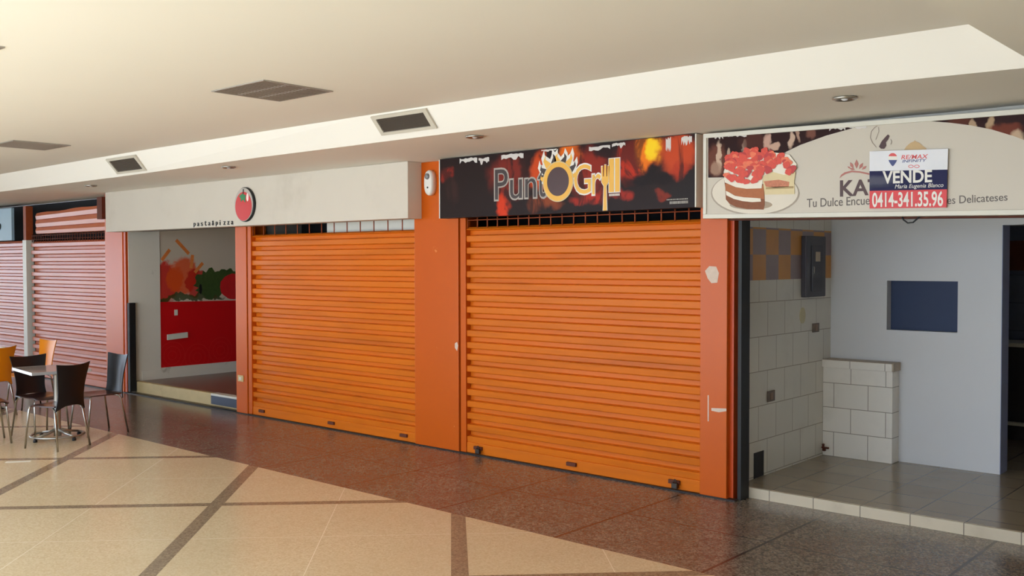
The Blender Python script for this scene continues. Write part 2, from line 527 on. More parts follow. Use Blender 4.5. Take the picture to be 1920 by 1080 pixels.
# ------------------------------------------------------------------ roller shutters
def shutter(name, x0, x1, z0, z1, ztop, label, m, pitch=0.12, y=0.05, rails=(True, True), locks=(), nbars=12, gm='orange', group='roller shutters along the shop fronts', lattice=2, bar_m='rust_bar', pads=(0, 0, 0)):
    t = thing('roller_shutter', ((x0 + x1) / 2, y, 0), label, 'shutter', group)
    prof = []
    z = z0 + 0.10
    prof.append((0.026, z))
    while z < z1 - 0.02:
        for f, d in ((0.03, -0.018), (0.08, -0.022), (0.50, -0.024), (0.55, -0.019), (0.58, 0.018), (0.62, 0.030), (0.94, 0.032), (1.0, 0.026)):
            zz = z + f * pitch
            if zz < z1: prof.append((d, zz))
        z += pitch
    prof.append((0.012, z1))
    mb = MB(); nx = 24
    rings = []
    for i in range(nx + 1):
        x = x0 + (x1 - x0) * i / nx
        w = 0.002 * math.sin(i * 0.55 + x0)
        rings.append([(x, y + d + (w if 0 < i < nx else 0), zz) for d, zz in prof])
    mb.loft(rings, smooth=False, caps=False, closed=False)
    c = mb.build('slat_curtain', m, t)
    box('bottom_bar', m, x0, x1, y - 0.03, y + 0.012, z0, z0 + 0.105, t, 0.006)
    if rails[0]: box('guide_rail', gm, x0 - 0.075, x0, y - 0.04, y + 0.03, z0, ztop, t, 0.003)
    if rails[1]: box('guide_rail', gm, x1, x1 + 0.03, y - 0.04, y + 0.03, z0, ztop, t, 0.003)
    # open grille of bars above the slats
    if nbars:
        for i in range(nbars + 1):
            x = x0 + (x1 - x0) * i / nbars
            MB().tube([(x, y - 0.005, z1 - 0.01), (x, y - 0.005, ztop)], 0.007, 6).build('grille_bar', bar_m, t)
        for j in range(lattice):
            zz = z1 + (ztop - z1) * (j + 0.6) / lattice
            MB().tube([(x0, y - 0.01, zz), (x1, y - 0.01, zz)], 0.006, 6).build('grille_crossbar', bar_m, t)
    for k_, lx in enumerate(locks):
        lk = MB().box(lx - 0.055, lx + 0.055, y - 0.055, y - 0.03, z0 + 0.045, z0 + 0.080).build('hasp', 'rust', t, 0.004)
        if not pads[k_]: continue
        b = MB().box(lx - 0.005, lx + 0.05, y - 0.085, y - 0.055, z0 + 0.012, z0 + 0.062).build('padlock', 'lock', t, 0.006)
        MB().tube([(lx + 0.005 + 0.035 * k / 6, y - 0.07, z0 + 0.06 + 0.032 * math.sin(math.pi * k / 6)) for k in range(7)], 0.005, 6).build('shackle', 'lock', b)
    return t


shutter('a', -10.71, -7.66, 0.012, 2.30, 2.42, 'wide bright orange roller shutter under the plaster fascia, between doorway and broad orange pier', 'orange_slat', rails=(True, False), locks=(-10.50, -9.10, -7.85), nbars=13, lattice=0)
shutter('b', -6.91, -4.19, 0.012, 2.305, 2.42, 'bright orange roller shutter below the black flame sign', 'orange_slat', rails=(True, False), locks=(-6.74, -5.55, -4.44), pads=(1, 0, 1), nbars=20, lattice=1)
s3 = shutter('c', -17.33, -14.62, 0.012, 2.315, 2.44, 'orange roller shutter with a painted-in pinkish sheen behind the cafe tables, with slatted hood above its grille', 'orange_sheen', rails=(False, False), locks=(-15.75,), pads=(1,), nbars=30, lattice=2, pitch=0.124, bar_m='rust')
hood = MB()
hp = [(0.03, 2.44), (0.0, 2.45), (-0.012, 2.50), (0.0, 2.55), (0.012, 2.555), (0.0, 2.56), (-0.012, 2.62), (0.0, 2.68), (0.012, 2.685), (0.0, 2.69), (-0.010, 2.75), (0.01, 2.80)]
rings = []
for i in range(13):
    x = -17.2 + 2.55 * i / 12; k = 1 + 0.16 * (i / 12)
    top = 0.008 * math.sin(i * 1.1)
    rings.append([(x, 0.06 + d, 2.44 + (z - 2.44) * k + (top if j == len(hp) - 1 else 0)) for j, (d, z) in enumerate(hp)])
hood.loft(rings, smooth=False, caps=False, closed=False).build('hood', 'orange_sheen', s3)
shutter('d', -21.0, -17.56, 0.012, 2.335, 2.36, 'orange roller shutter with a painted-in pale sheen at the far left edge under the pale blue panel', 'orange_sheen', rails=(False, False), nbars=0, pitch=0.118)
post = thing('shutter_post', (-17.475, 0.0, 0), 'narrow upright post between the two pinkish shutters, pale below and rusty brown on top', 'post')
box('post_shaft', 'frame_white', -17.55, -17.40, -0.03, 0.1, 0, 2.345, post, 0.004)
box('post_head', 'rust_bar', -17.53, -17.42, -0.02, 0.1, 2.345, 2.93, post, 0.004)
brk = tag(box('steel_bracket', 'rust', -14.72, -14.56, -0.06, 0.02, 2.62, 2.96), 'rusty brown bracket under the soffit beside the plaster fascia', 'bracket')
# dark voids behind and above the shutters
sbox('wall_back', 'fascia', -36, -21.3, 0, 0.3, 0, 3.0)
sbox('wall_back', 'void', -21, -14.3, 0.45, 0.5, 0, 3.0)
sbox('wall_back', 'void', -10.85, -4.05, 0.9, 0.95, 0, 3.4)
sbox('bright_gap_board', 'frame_white', -9.35, -7.68, 0.16, 0.2, 2.28, 2.5)  # pale board added for the bright interior patches in the gap
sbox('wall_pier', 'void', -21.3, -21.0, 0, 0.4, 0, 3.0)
bp = thing('hanging_sign', (-18.6, -0.06, 2.36), 'pale blue hanging panel above the far left shutter', 'sign')
box('board', 'pale_blue', -19.9, -17.87, -0.08, -0.03, 2.345, 2.915, bp, 0.004)
kn = MB().lathe([(0.0, -0.1), (0.06, -0.1), (0.07, -0.085), (0.07, -0.08)], (-18.40, 0, 2.60), 16, 'y').build('knob', 'black', bp)
box('yellow_tag', mat('yellow_tag', lin(214, 204, 92), 0.5), -18.56, -18.46, -0.09, -0.08, 2.56, 2.67, bp)

# ------------------------------------------------------------------ pizza shop interior behind the doorway
sbox('wall_left', 'pillar_white', -14.045, -13.97, 0.05, 0.556, 0.0, 2.95)
sbox('wall_left', 'pillar_white', -14.2, -13.985, 0.556, 5.0, 0.0, 2.95)
sbox('wall_back', 'mural_white', -14.2, -10.9, 5.0, 5.2, 0, 2.95)
sbox('wall_right', 'mural_white', -11.0, -10.85, 0.3, 5.0, 0, 2.95)
sbox('ceiling', 'white_paint', -14.2, -10.85, 0.3, 5.2, 2.95, 3.0)
sbox('floor', 'shop_floor', -13.97, -11.0, 0.21, 5.0, 0.0, 0.165)
sbox('trim_5', 'step_beige', -13.97, -11.0, 0.13, 0.215, 0.0, 0.168, bevel=0.012)
sl = thing('door_sill_plate', (-11.4, 0.12, 0), 'dark steel sill plate with pale top edge at the right end of the doorway step', 'sill')
box('face', mat('blue_grey_steel', lin(62, 68, 84), 0.4, 0.4), -11.83, -11.06, 0.105, 0.13, 0.03, 0.145, sl)
box('edge_strip', 'frame_white', -11.83, -11.06, 0.10, 0.215, 0.145, 0.175, sl, 0.004)
pn = tag(box('black_board', 'black', -13.968, -13.90, 0.02, 0.12, 0.02, 1.35, None, 0.004), 'narrow black upright board in the left corner of the open doorway', 'board')
# the mural: a board covering the left inner wall
mu = thing('wall_mural', (-13.985, 1.8, 0.33), 'food mural with red lower panel on the inner wall seen through the open doorway', 'mural')
XM = -13.984
def mural(name, yz, m, x=XM, th=0.003):
    return MB().prism([(x, y, z) for y, z in yz], (th, 0, 0)).build(name, m, mu)


M['mural_red'] = None
def mural_red():
    k = NT('mural_red_panel'); co = k.coords(); o = k.xyz(co)
    def circ(cy, cz):
        a = k.math('SUBTRACT', o[1], cy); b = k.math('SUBTRACT', o[2], cz)
        r = k.math('SQRT', k.math('ADD', k.math('MULTIPLY', a, a), k.math('MULTIPLY', b, b)))
        w = k.math('LESS_THAN', k.math('PINGPONG', r, 0.035), 0.006)
        return k.math('MULTIPLY', w, k.math('LESS_THAN', r, 0.27))
    w = k.math('MAXIMUM', k.math('MAXIMUM', circ(-1.05, 0.18), circ(-0.62, 0.12)), circ(-0.2, 0.2))
    k.val(k.b.inputs['Base Color'], k.mix(k.math('MULTIPLY', w, 0.5), lin(212, 12, 20), lin(222, 52, 50)))
    k.b.inputs['Roughness'].default_value = 0.35
    return k.m
M['mural_red'] = mural_red()
M['mural_bg'] = blob_mat('mural_upper_print', lin(206, 190, 170), [
    (-1.15, 1.30, 0.35, 0.35, lin(205, 40, 30), 0.95), (-0.85, 1.42, 0.3, 0.33, lin(226, 84, 30), 0.9), (-0.62, 1.30, 0.2, 0.25, lin(200, 40, 28), 0.9),
    (-0.38, 1.22, 0.2, 0.22, lin(214, 70, 40), 0.9), (-0.8, 1.07, 0.8, 0.07, lin(56, 70, 30), 0.9)], ax='yz', warp=0.16, wscale=6, rough=0.4, soft=0.6)
mural('upper_print', [(0.56, 1.335), (4.9, 1.26), (4.9, 2.9), (0.56, 2.9)], 'mural_bg')
mural('red_panel', [(0.56, 0.335), (4.9, 0.335), (4.9, 1.30), (0.56, 1.345)], 'mural_red', th=0.006)
pen = mat('penne_orange', lin(226, 128, 60), 0.5, var=0.2, vs=20)
for (a, b) in (((330, 450), (354, 476)), ((303, 488), (318, 468)), ((358, 503), (361, 478)), ((365, 511), (380, 493))):
    p, q = atx(a[0], a[1], XM), atx(b[0], b[1], XM)
    d = (q - p).normalized(); s = Vector((0, -d.z, d.y)) * 0.026
    MB().prism([p - s, p + s, q + s, q - s], (0.005, 0, 0)).build('pasta_piece', pen, mu)
def cloud(name, c, ry, rz, m, n=34, rough=0.14, th=0.006, seed=1):
    rnd = random.Random(seed)
    return mural(name, [(c[0] + ry * (1 + rnd.uniform(-rough, rough)) * math.cos(2 * math.pi * i / n), c[1] + rz * (1 + rnd.uniform(-rough, rough)) * math.sin(2 * math.pi * i / n)) for i in range(n)], m, th=th)
green = mat('parsley_green', lin(58, 78, 34), 0.5, var=0.35, vs=25)
cloud('parsley', (1.43, 1.62), 0.27, 0.22, green, seed=3, rough=0.22)
cloud('parsley', (1.75, 1.72), 0.25, 0.12, green, seed=4, rough=0.22, th=0.005)
cloud('tomato_slice', (1.85, 1.56), 0.25, 0.21, mat('tomato_print', lin(206, 32, 36), 0.4, var=0.25, vs=8), seed=5, rough=0.03, th=0.008)
cloud('dark_mark', (1.25, 1.53), 0.025, 0.08, 'black', seed=6, th=0.009)
tag(MB().prism([(-13.974, y, z) for y, z in ((0.66, 0.755), (1.0, 0.775), (1.0, 0.86), (0.66, 0.84))], (0.03, 0, 0)).build('wall_bracket', 'frame_white'), 'small white strip fixed on the red mural panel', 'bracket')
tag(MB().prism([(-13.974, y, z) for y, z in ((0.79, 1.13), (0.84, 1.13), (0.84, 1.22), (0.79, 1.22))], (0.012, 0, 0)).build('wall_hook', 'frame_white'), 'tiny white hook near the top of the red mural panel', 'hook')
sbox('baseboard_left', 'pillar_white', -13.985, -13.955, 0.556, 5.0, 0.165, 0.335)
sbox('baseboard_left', 'pillar_white', -13.97, -13.955, 0.25, 0.556, 0.165, 0.30)

# ------------------------------------------------------------------ tomato sign and lettering on the fascia
YF = -0.199
ts = thing('tomato_sign', (-10.485, YF, 2.665), 'round red tomato emblem sign with dark rim on the plaster fascia', 'sign')
cx, cz = -10.487, 2.668
MB().lathe([(0.0, -0.03), (0.207, -0.03), (0.213, -0.024), (0.213, 0.0), (0.0, 0.0)], (cx, YF, cz), 40, 'y').build('backing_disc', 'black', ts)
flat('pale_face', ring_pts(cx - 0.006, cz, 0.198, 0.205), mat('tomato_sign_grey', lin(186, 178, 168), 0.4), ts, YF - 0.03, 0.003)
flat('tomato', ring_pts(cx - 0.008, cz - 0.022, 0.178, 0.178), mat('tomato_red', lin(206, 46, 44), 0.35, var=0.08), ts, YF - 0.033, 0.003)
flat('leaf', [(cx - 0.10, cz + 0.105), (cx - 0.03, cz + 0.135), (cx + 0.05, cz + 0.11), (cx + 0.035, cz + 0.075), (cx + 0.04, cz + 0.02), (cx - 0.01, cz + 0.06), (cx - 0.06, cz + 0.035), (cx - 0.06, cz + 0.075)], mat('leaf_green', lin(30, 130, 74), 0.4), ts, YF - 0.036, 0.002)
flat('stalk', [(cx - 0.02, cz + 0.13), (cx + 0.0, cz + 0.13), (cx + 0.006, cz + 0.19), (cx - 0.012, cz + 0.19)], 'dark_metal', ts, YF - 0.036, 0.002)
flat('highlight', ring_pts(cx + 0.085, cz + 0.085, 0.024, 0.05, n=20), mat('highlight_white', lin(250, 226, 220), 0.3), ts, YF - 0.036, 0.002)
lt = thing('sign_lettering', (-11.25, YF, 2.43), 'row of small dark letters along the lower edge of the plaster fascia', 'lettering')
word = 'pasta&pizza'
for i, ch in enumerate(word):
    x = -11.70 + 0.0885 * i
    z0 = 2.415 if ch == 'p' else 2.430
    h = 0.062 if ch in 't&i' else (0.06 if ch == 'p' else 0.045)
    wd = 0.018 if ch == 'i' else 0.045
    text('letter', ch, quad_m(x, x + wd, z0, z0 + h, YF), 'dark_metal', lt, 0.008, offset=0.0)

# small fittings on the piers
sn = thing('wall_sensor', (-7.375, 0.0, 2.78), 'white oval sensor unit high on the broad orange pier beside the flame sign', 'sensor')
MB().loft([[(-7.375 + r * 0.062 * math.cos(a), y, 2.775 + r * 0.132 * math.copysign(abs(math.sin(a)) ** 0.7, math.sin(a))) for a in [2 * math.pi * j / 28 for j in range(28)]] for r, y in ((1.0, 0.0), (1.0, -0.05), (0.92, -0.068), (0.7, -0.076))]).build('housing', 'plastic_white', sn)
MB().lathe([(0.034, -0.072), (0.03, -0.088), (0.016, -0.096), (0.0, -0.098)], (-7.375, 0, 2.84), 18, 'y').build('dome', 'plastic_grey', sn)
MB().lathe([(0.010, -0.07), (0.009, -0.082), (0.0, -0.083)], (-7.37, 0, 2.725), 12, 'y').build('lamp', 'dark_metal', sn)
ol = thing('wall_outlet', (-10.94, 0, 0.455), 'beige outlet plate low on the narrow orange pier right of the doorway', 'outlet')
box('cover_plate', 'beige_plate', -11.0, -10.875, -0.012, 0, 0.415, 0.497, ol, 0.004)
box('socket', 'frame_white', -10.965, -10.91, -0.016, -0.012, 0.435, 0.475, ol, 0.003)

# worn white paint marks on the piers (they belong to the pier surface)
wm = mat('bare_plaster_mark', lin(216, 196, 180), 0.8, var=0.15, vs=30)
def mark(px, y=-0.0005, th=0.0015, m=wm):
    o = plate('paint_scar', px, m, None, y, th)
    return o
for px, lab in (
    ([(1322, 508), (1330, 499), (1343, 500), (1348, 512), (1345, 530), (1334, 531), (1327, 522)], 'pale bare patch high on the orange pier left of the empty shop'),
    ([(1327, 741), (1329, 741), (1329, 790), (1327, 790)], 'thin white vertical scratch low on the orange pier left of the empty shop'),
    ([(1334, 765), (1362, 766), (1362, 771), (1348, 773), (1334, 770)], 'white horizontal scrape low on the orange pier left of the empty shop'),
    ([(853, 644), (857, 641), (859, 648), (857, 658), (853, 652)], 'small white chip on the right edge of the broad orange pier')):
    tag(mark(px), lab, 'paint mark')

# ------------------------------------------------------------------ flame sign
PX0, PX1, PZ0, PZ1, YP = -7.153, -4.157, 2.396, 2.997, -0.12
ps = thing('shop_sign', ((PX0 + PX1) / 2, YP, PZ0), 'black shop sign printed with flames and gold grill lettering above the second shutter', 'sign')
R = lambda *c: lin(*c)
L0 = (PX0 + PX1) / 2
fl = lambda px, py, rx, rz, c, s: (at(px, py, YP).x - L0, at(px, py, YP).z - PZ0, rx, rz, c, s)
M['flame'] = blob_mat('flame_print', lin(40, 28, 27), [
    fl(835, 330, 0.16, 0.10, R(150, 44, 32), .9), fl(850, 360, 0.14, 0.16, R(62, 38, 34), .8),
    fl(955, 330, 0.35, 0.26, R(128, 44, 34), .9), fl(945, 390, 0.12, 0.16, R(214, 62, 30), .95), fl(985, 310, 0.10, 0.16, R(46, 28, 26), .9),
    fl(1010, 320, 0.14, 0.22, R(206, 76, 32), .95), fl(1020, 380, 0.25, 0.10, R(150, 72, 40), .8), fl(1070, 285, 0.16, 0.16, R(226, 108, 28), .95),
    fl(1100, 320, 0.30, 0.25, R(150, 44, 30), .85), fl(1110, 370, 0.3, 0.08, R(190, 52, 36), .85), fl(1135, 285, 0.14, 0.08, R(44, 26, 26), .95),
    fl(1190, 300, 0.28, 0.22, R(200, 54, 30), .9), fl(1165, 365, 0.14, 0.08, R(176, 48, 34), .8),
    fl(1215, 285, 0.16, 0.20, R(242, 128, 28), .95), fl(1224, 283, 0.075, 0.16, R(255, 214, 40), 1.0), fl(1268, 285, 0.22, 0.20, R(206, 78, 40), .9),
    fl(1275, 318, 0.15, 0.07, R(180, 58, 34), .8),
    fl(1215, 333, 0.33, 0.085, R(32, 22, 22), 1.0), fl(1285, 355, 0.25, 0.16, R(38, 30, 30), 1.0), fl(1240, 362, 0.10, 0.05, R(150, 52, 34), .7)],
    warp=0.13, wscale=4.5, rough=0.35, soft=0.15, lick=(5.0, 1.0, 2.2))
box('light_box', 'flame', PX0 + 0.012, PX1 - 0.012, YP, -0.005, PZ0, PZ1 - 0.002, ps)
box('edge_strip', 'frame_white', PX0, PX0 + 0.012, YP - 0.004, -0.004, PZ0, PZ1 - 0.002, ps)
box('edge_strip', 'frame_white', PX1 - 0.012, PX1, YP - 0.004, -0.004, PZ0, PZ1 - 0.002, ps)
gold = mat('gold_print', lin(236, 178, 62), 0.35, var=0.08, vs=5)
silver = mat('silver_outline_print', lin(168, 158, 148), 0.35)
white_p = mat('white_print', lin(232, 228, 220), 0.4)
inkf = mat('dark_letter_print', lin(52, 36, 33), 0.35)
brown = mat('brown_disc_print', lin(68, 36, 34), 0.35)
# P u n t as outlined letters
def outlined(ch, x0, x1, z0, z1, of=0.03, inner=inkf, outer=silver, y=YP):
    text('letter_outline', ch, quad_m(x0, x1, z0, z1, y), outer, ps, 0.002, offset=of)
    return text('letter', ch, quad_m(x0 + 0.004, x1 - 0.004, z0 + 0.004, z1 - 0.004, y), inner, ps, 0.004, offset=0.0)
outlined('P', -6.385, -6.215, 2.55, 2.845)
outlined('u', -6.190, -6.035, 2.548, 2.735)
outlined('n', -6.000, -5.860, 2.552, 2.735)
outlined('t', -5.845, -5.745, 2.548, 2.80)
# flames over the ring
def tongue(pts, m, y, th=0.003): return flat('flame_tongue', pts, m, ps, y, th)
OX, OZ = -5.60, 2.685
for i, (ang, ln, w, bend) in enumerate(((172, .10, .05, .02), (150, .16, .055, .03), (128, .24, .06, .03), (108, .22, .055, -.02), (90, .30, .06, .02), (72, .24, .055, -.03), (52, .22, .055, -.03), (32, .16, .05, -.03), (12, .09, .045, -.02))):
    a = math.radians(ang); d = Vector((math.cos(a) * 0.6, math.sin(a) * 0.6 + 0.5)).normalized(); s = Vector((-d.y, d.x))
    b = Vector((OX + 0.15 * math.cos(a), OZ + 0.15 * math.sin(a)))
    ln = min(ln, (2.985 - b.y) / max(d.y, .3))
    def leaf(k, l):
        return [b - s * w * k, b + d * l * .35 - s * (w * k * .9) + s * bend * .3, b + d * l * .75 - s * (w * k * .25) + s * bend, b + d * l + s * bend * 0.2,
                b + d * l * .7 + s * (w * k * .55) + s * bend, b + d * l * .35 + s * (w * k) + s * bend * .3, b + s * w * k]
    tongue([(p.x, p.y) for p in leaf(1.0, ln)], white_p, YP - 0.0005 - i * 0.00003, 0.002)
    tongue([(p.x, p.y) for p in leaf(0.6, ln * 0.72)], inkf if i % 2 else gold, YP - 0.0025, 0.002)
annulus('ring', OX, OZ, (0.168, 0.176), (0.128, 0.132), gold, ps, YP - 0.003, 0.004)
annulus('ring_outline', OX, OZ, (0.178, 0.186), (0.168, 0.176), mat('pale_gold_print', lin(214, 190, 140), 0.4), ps, YP - 0.002, 0.004)
flat('disc', ring_pts(OX, OZ, 0.129, 0.133), brown, ps, YP - 0.002, 0.004)
outlined('G', -5.42, -5.225, 2.555, 2.825, 0.025, gold, white_p)
outlined('r', -5.215, -5.115, 2.545, 2.73, 0.025, gold, white_p)
for x0, x1 in ((-5.03, -4.978), (-4.965, -4.918)):
    flat('letter_outline', [(x0 - .007, 2.553), (x1 + .007, 2.553), (x1 + .007, 2.857), (x0 - .007, 2.857)], white_p, ps, YP, 0.002)
    flat('letter', [(x0, 2.56), (x1, 2.56), (x1, 2.85), (x0, 2.85)], gold, ps, YP, 0.004)
def fork(k, m, th):
    e = 0.006 * k
    pts = [(-5.092 - e, 2.40), (-5.052 + e, 2.40), (-5.06 + e, 2.615), (-5.035 + e, 2.65), (-5.03 + e, 2.79 + e)]
    pts += [(-5.044 - e * .2, 2.79 + e), (-5.048, 2.70), (-5.056, 2.70), (-5.060 + e * .2, 2.80 + e), (-5.080 - e * .2, 2.80 + e), (-5.084, 2.70), (-5.092, 2.70), (-5.096 + e * .2, 2.79 + e), (-5.110 - e, 2.79 + e), (-5.107 - e, 2.65), (-5.083 - e, 2.615)]
    flat('fork', pts, m, ps, YP - 0.002, th)
fork(1, white_p, 0.002); fork(0, gold, 0.004)
# torn white patches along the top edge
tear = mat('torn_print_white', lin(214, 208, 204), 0.7, var=0.12, vs=40)
def torn(x0, x1, z0, z1, seed, parent=ps, y=YP, nm='torn_patch', m=tear):
    r = random.Random(seed); n = 9
    lo = [(x0 + (x1 - x0) * i / n, z0 + (z1 - z0) * r.uniform(0, .65)) for i in range(n + 1)]
    hi = [(x0 + (x1 - x0) * i / n, z1 - (z1 - z0) * r.uniform(0, .2)) for i in range(n, -1, -1)]
    return flat(nm, lo + hi, m, parent, y, 0.0015)
torn(-6.86, -6.62, 2.925, 2.985, 1); torn(-6.60, -6.46, 2.90, 2.975, 2); torn(-6.30, -6.02, 2.92, 2.985, 3)
torn(-5.25, -5.02, 2.93, 2.975, 4); torn(-5.0, -4.86, 2.93, 2.985, 5); torn(-5.8, -5.62, 2.965, 2.99, 6); torn(-4.45, -4.40, 2.86, 2.99, 7); torn(-4.30, -4.20, 2.90, 2.985, 8)
small = mat('small_print_grey', lin(176, 170, 162), 0.5)
r_ = random.Random(3)
for zc, x0, x1, h in ((2.468, -4.44, -4.235, 0.010), (2.442, -4.41, -4.235, 0.022)):
    mb = MB(); x = x0
    while x < x1:
        w = r_.uniform(0.006, 0.012)
        mb.box(x, x + w, YP - 0.0015, YP, zc - h / 2, zc + h / 2); x += w + 0.006
    mb.build('small_print', small, ps)
mb = MB()
for i in range(8): mb.box(-5.03 + i * 0.0145, -5.03 + i * 0.0145 + 0.009, YP - 0.0015, YP, 2.525, 2.545)
mb.build('small_print', white_p, ps)

# ------------------------------------------------------------------ bakery sign with cake
YK = -0.12
ks = thing('shop_sign', (-2.2, YK, 2.26), 'large white bakery sign printed with a strawberry cake over the empty shop', 'sign')
XL, XR = -4.09, 0.6
zb = lambda x: 2.30 - (x + 4.09) * 0.0205
zt = lambda x: 2.985 - (x + 4.09) * 0.0188
face = mat('bakery_sign_face', lin(203, 193, 178), 0.42, var=0.02, vs=2, dirt=lin(184, 172, 154), ds=2.2, dlo=0.62, dhi=0.8)
MB().prism([(XL, YK, zb(XL)), (XR, YK, zb(XR)), (XR, YK, zt(XR)), (XL, YK, zt(XL))], (0, 0.115, 0)).build('face_panel', face, ks)
def strip(nm, p, q, w, th=0.012):
    p, q = Vector(p), Vector(q); d = (q - p).normalized(); s = Vector((-d.z, 0, d.x)) * w
    MB().prism([p, q, q + s, p + s], (0, -th, 0)).build(nm, 'frame_white', ks, bevel=0.003)
strip('frame_bar', (XL, YK, zb(XL)), (XR, YK, zb(XR)), 0.035)
strip('frame_bar', (XL, YK, zt(XL) - 0.035), (XR, YK, zt(XR) - 0.035), 0.035)
strip('frame_bar', (XL + 0.03, YK, zb(XL) + 0.035), (XL + 0.03, YK, zt(XL) - 0.035), 0.03)
ck = lambda px, py, rx, rz, c, st: (at(px, py, YK).x + 2.2, at(px, py, YK).z - 2.26, rx, rz, c, st)
choc = blob_mat('chocolate_print', lin(46, 22, 20), [
    ck(1343, 300, 0.10, 0.16, lin(112, 66, 52), .9), ck(1348, 290, 0.022, 0.15, lin(206, 178, 156), .9), ck(1342, 315, 0.05, 0.07, lin(170, 136, 116), .8), ck(1367, 287, 0.025, 0.045, lin(196, 170, 150), .8),
    ck(1394, 276, 0.025, 0.08, lin(200, 172, 154), .8), ck(1412, 268, 0.14, 0.10, lin(86, 46, 38), .8), ck(1440, 266, 0.035, 0.08, lin(206, 166, 150), .9), ck(1452, 275, 0.05, 0.03, lin(206, 170, 150), .9),
    ck(1483, 262, 0.03, 0.09, lin(206, 176, 156), .9), ck(1497, 252, 0.025, 0.06, lin(186, 150, 130), .8), ck(1520, 252, 0.04, 0.05, lin(130, 84, 70), .8),
    ck(1800, 228, 0.10, 0.05, lin(96, 50, 36), .8), ck(1826, 236, 0.025, 0.05, lin(190, 160, 130), .8), ck(1858, 234, 0.03, 0.07, lin(186, 156, 124), .9), ck(1885, 245, 0.12, 0.07, lin(120, 58, 40), .8), ck(1905, 258, 0.06, 0.05, lin(206, 178, 150), .8)],
    warp=0.05, wscale=9, rough=0.3, soft=0.3)
plate('chocolate_print', [(1328, 258), (1440, 250), (1560, 240), (1650, 231), (1600, 240), (1550, 254), (1500, 272), (1463, 290), (1440, 305), (1400, 332), (1328, 333)], choc, ks, YK, 0.002)
pr_ = [(1728, 226), (1800, 221), (1860, 216), (1920, 211), (2040, 202), (2060, 330)]
plate('chocolate_print', pr_[:6] + [(1990, 292), (1940, 270), (1900, 255), (1860, 243), (1820, 235), (1780, 230)], choc, ks, YK, 0.002)
# the cake
def kpl(nm, px, m, lay): return plate(nm, px, m, ks, YK - 0.002 - lay * 0.0012, 0.0012)
def pel(cx, cy, rx, ry, a0=0, a1=360, n=36): return [(cx + rx * math.cos(math.radians(a0 + (a1 - a0) * i / n)), cy + ry * math.sin(math.radians(a0 + (a1 - a0) * i / n))) for i in range(n + (0 if a1 - a0 >= 360 else 1))]
kpl('plate_print', pel(1416, 362, 83, 42), mat('plate_rim_print', lin(168, 154, 138), 0.5), 0)
kpl('plate_print', pel(1416, 361, 80.5, 40), mat('plate_print', lin(222, 212, 196), 0.5), 1)
kpl('cake_shadow', pel(1408, 384, 40, 9), mat('cake_shadow_print', lin(168, 150, 130), 0.6), 2)
kpl('cake_layer', [(1358, 338), (1360, 352), (1361, 374), (1368, 382), (1380, 388), (1400, 392), (1432, 393), (1434, 384), (1433, 345)], mat('sponge_print', lin(136, 78, 44), 0.6, var=0.2, vs=40), 3)
kpl('cake_layer', [(1360, 345), (1361, 358), (1380, 367), (1405, 372), (1433, 373), (1432, 348)], mat('sponge_light_print', lin(176, 104, 60), 0.6, var=0.15, vs=40), 4)
cream = mat('cream_print', lin(236, 228, 212), 0.5, var=0.06, vs=30)
kpl('cream_band', [(1361, 358), (1366, 360), (1378, 367), (1395, 370), (1412, 371), (1426, 372), (1427, 378), (1410, 379), (1392, 377), (1376, 373), (1362, 366)], cream, 5)
kpl('cut_side', [(1428, 322), (1492, 322), (1489, 340), (1490, 364), (1434, 365), (1432, 350)], mat('pale_sponge_print', lin(222, 204, 160), 0.6, var=0.06, vs=30), 5)
kpl('cut_filling', [(1432, 340), (1460, 337), (1480, 341), (1479, 350), (1455, 352), (1436, 350)], mat('filling_print', lin(200, 126, 96), 0.6, var=0.35, vs=60), 6)
kpl('cut_band', [(1436, 351), (1488, 349), (1488, 353), (1436, 355)], mat('cut_shadow_print', lin(176, 150, 106), 0.6), 6)
kpl('cream_top', [(1357, 322), (1359, 342), (1380, 351), (1400, 354), (1428, 353), (1431, 330), (1448, 322), (1470, 328), (1490, 320), (1494, 308), (1480, 290), (1440, 284), (1400, 288), (1365, 300)], cream, 6)
sr = [mat('strawberry_print', lin(214, 62, 34), 0.4, var=0.25, vs=50), mat('strawberry_dark_print', lin(186, 36, 30), 0.4, var=0.2, vs=50), mat('strawberry_light_print', lin(232, 112, 70), 0.4, var=0.2, vs=50)]
rnd = random.Random(11)
spots = []
for i in range(105):
    a = rnd.uniform(0, 2 * math.pi); q = math.sqrt(rnd.random())
    u, v = 1418 + 60 * q * math.cos(a), 305 + 23 * q * math.sin(a)
    if (u > 1430 and v > 312) or (u > 1448 and i % 3): continue
    spots.append((u, v))
spots += [(1362, 328), (1372, 333), (1388, 337), (1400, 341), (1415, 338), (1380, 322), (1440, 318), (1478, 322), (1484, 317), (1424, 333)]
spots.sort(key=lambda p: p[1])
for i, (u, v) in enumerate(spots):
    rr = rnd.uniform(5.5, 9.0); ph = rnd.uniform(0, 6.28)
    pts = [(u + rr * (1 + 0.25 * math.cos(2 * (t + ph))) * math.cos(t), v + rr * 0.85 * (1 + 0.22 * math.sin(3 * t + ph)) * math.sin(t)) for t in [2 * math.pi * j / 14 for j in range(14)]]
    kpl('strawberry', pts, sr[rnd.choice((0, 0, 1, 0, 2))], 7 + i * 0.08)
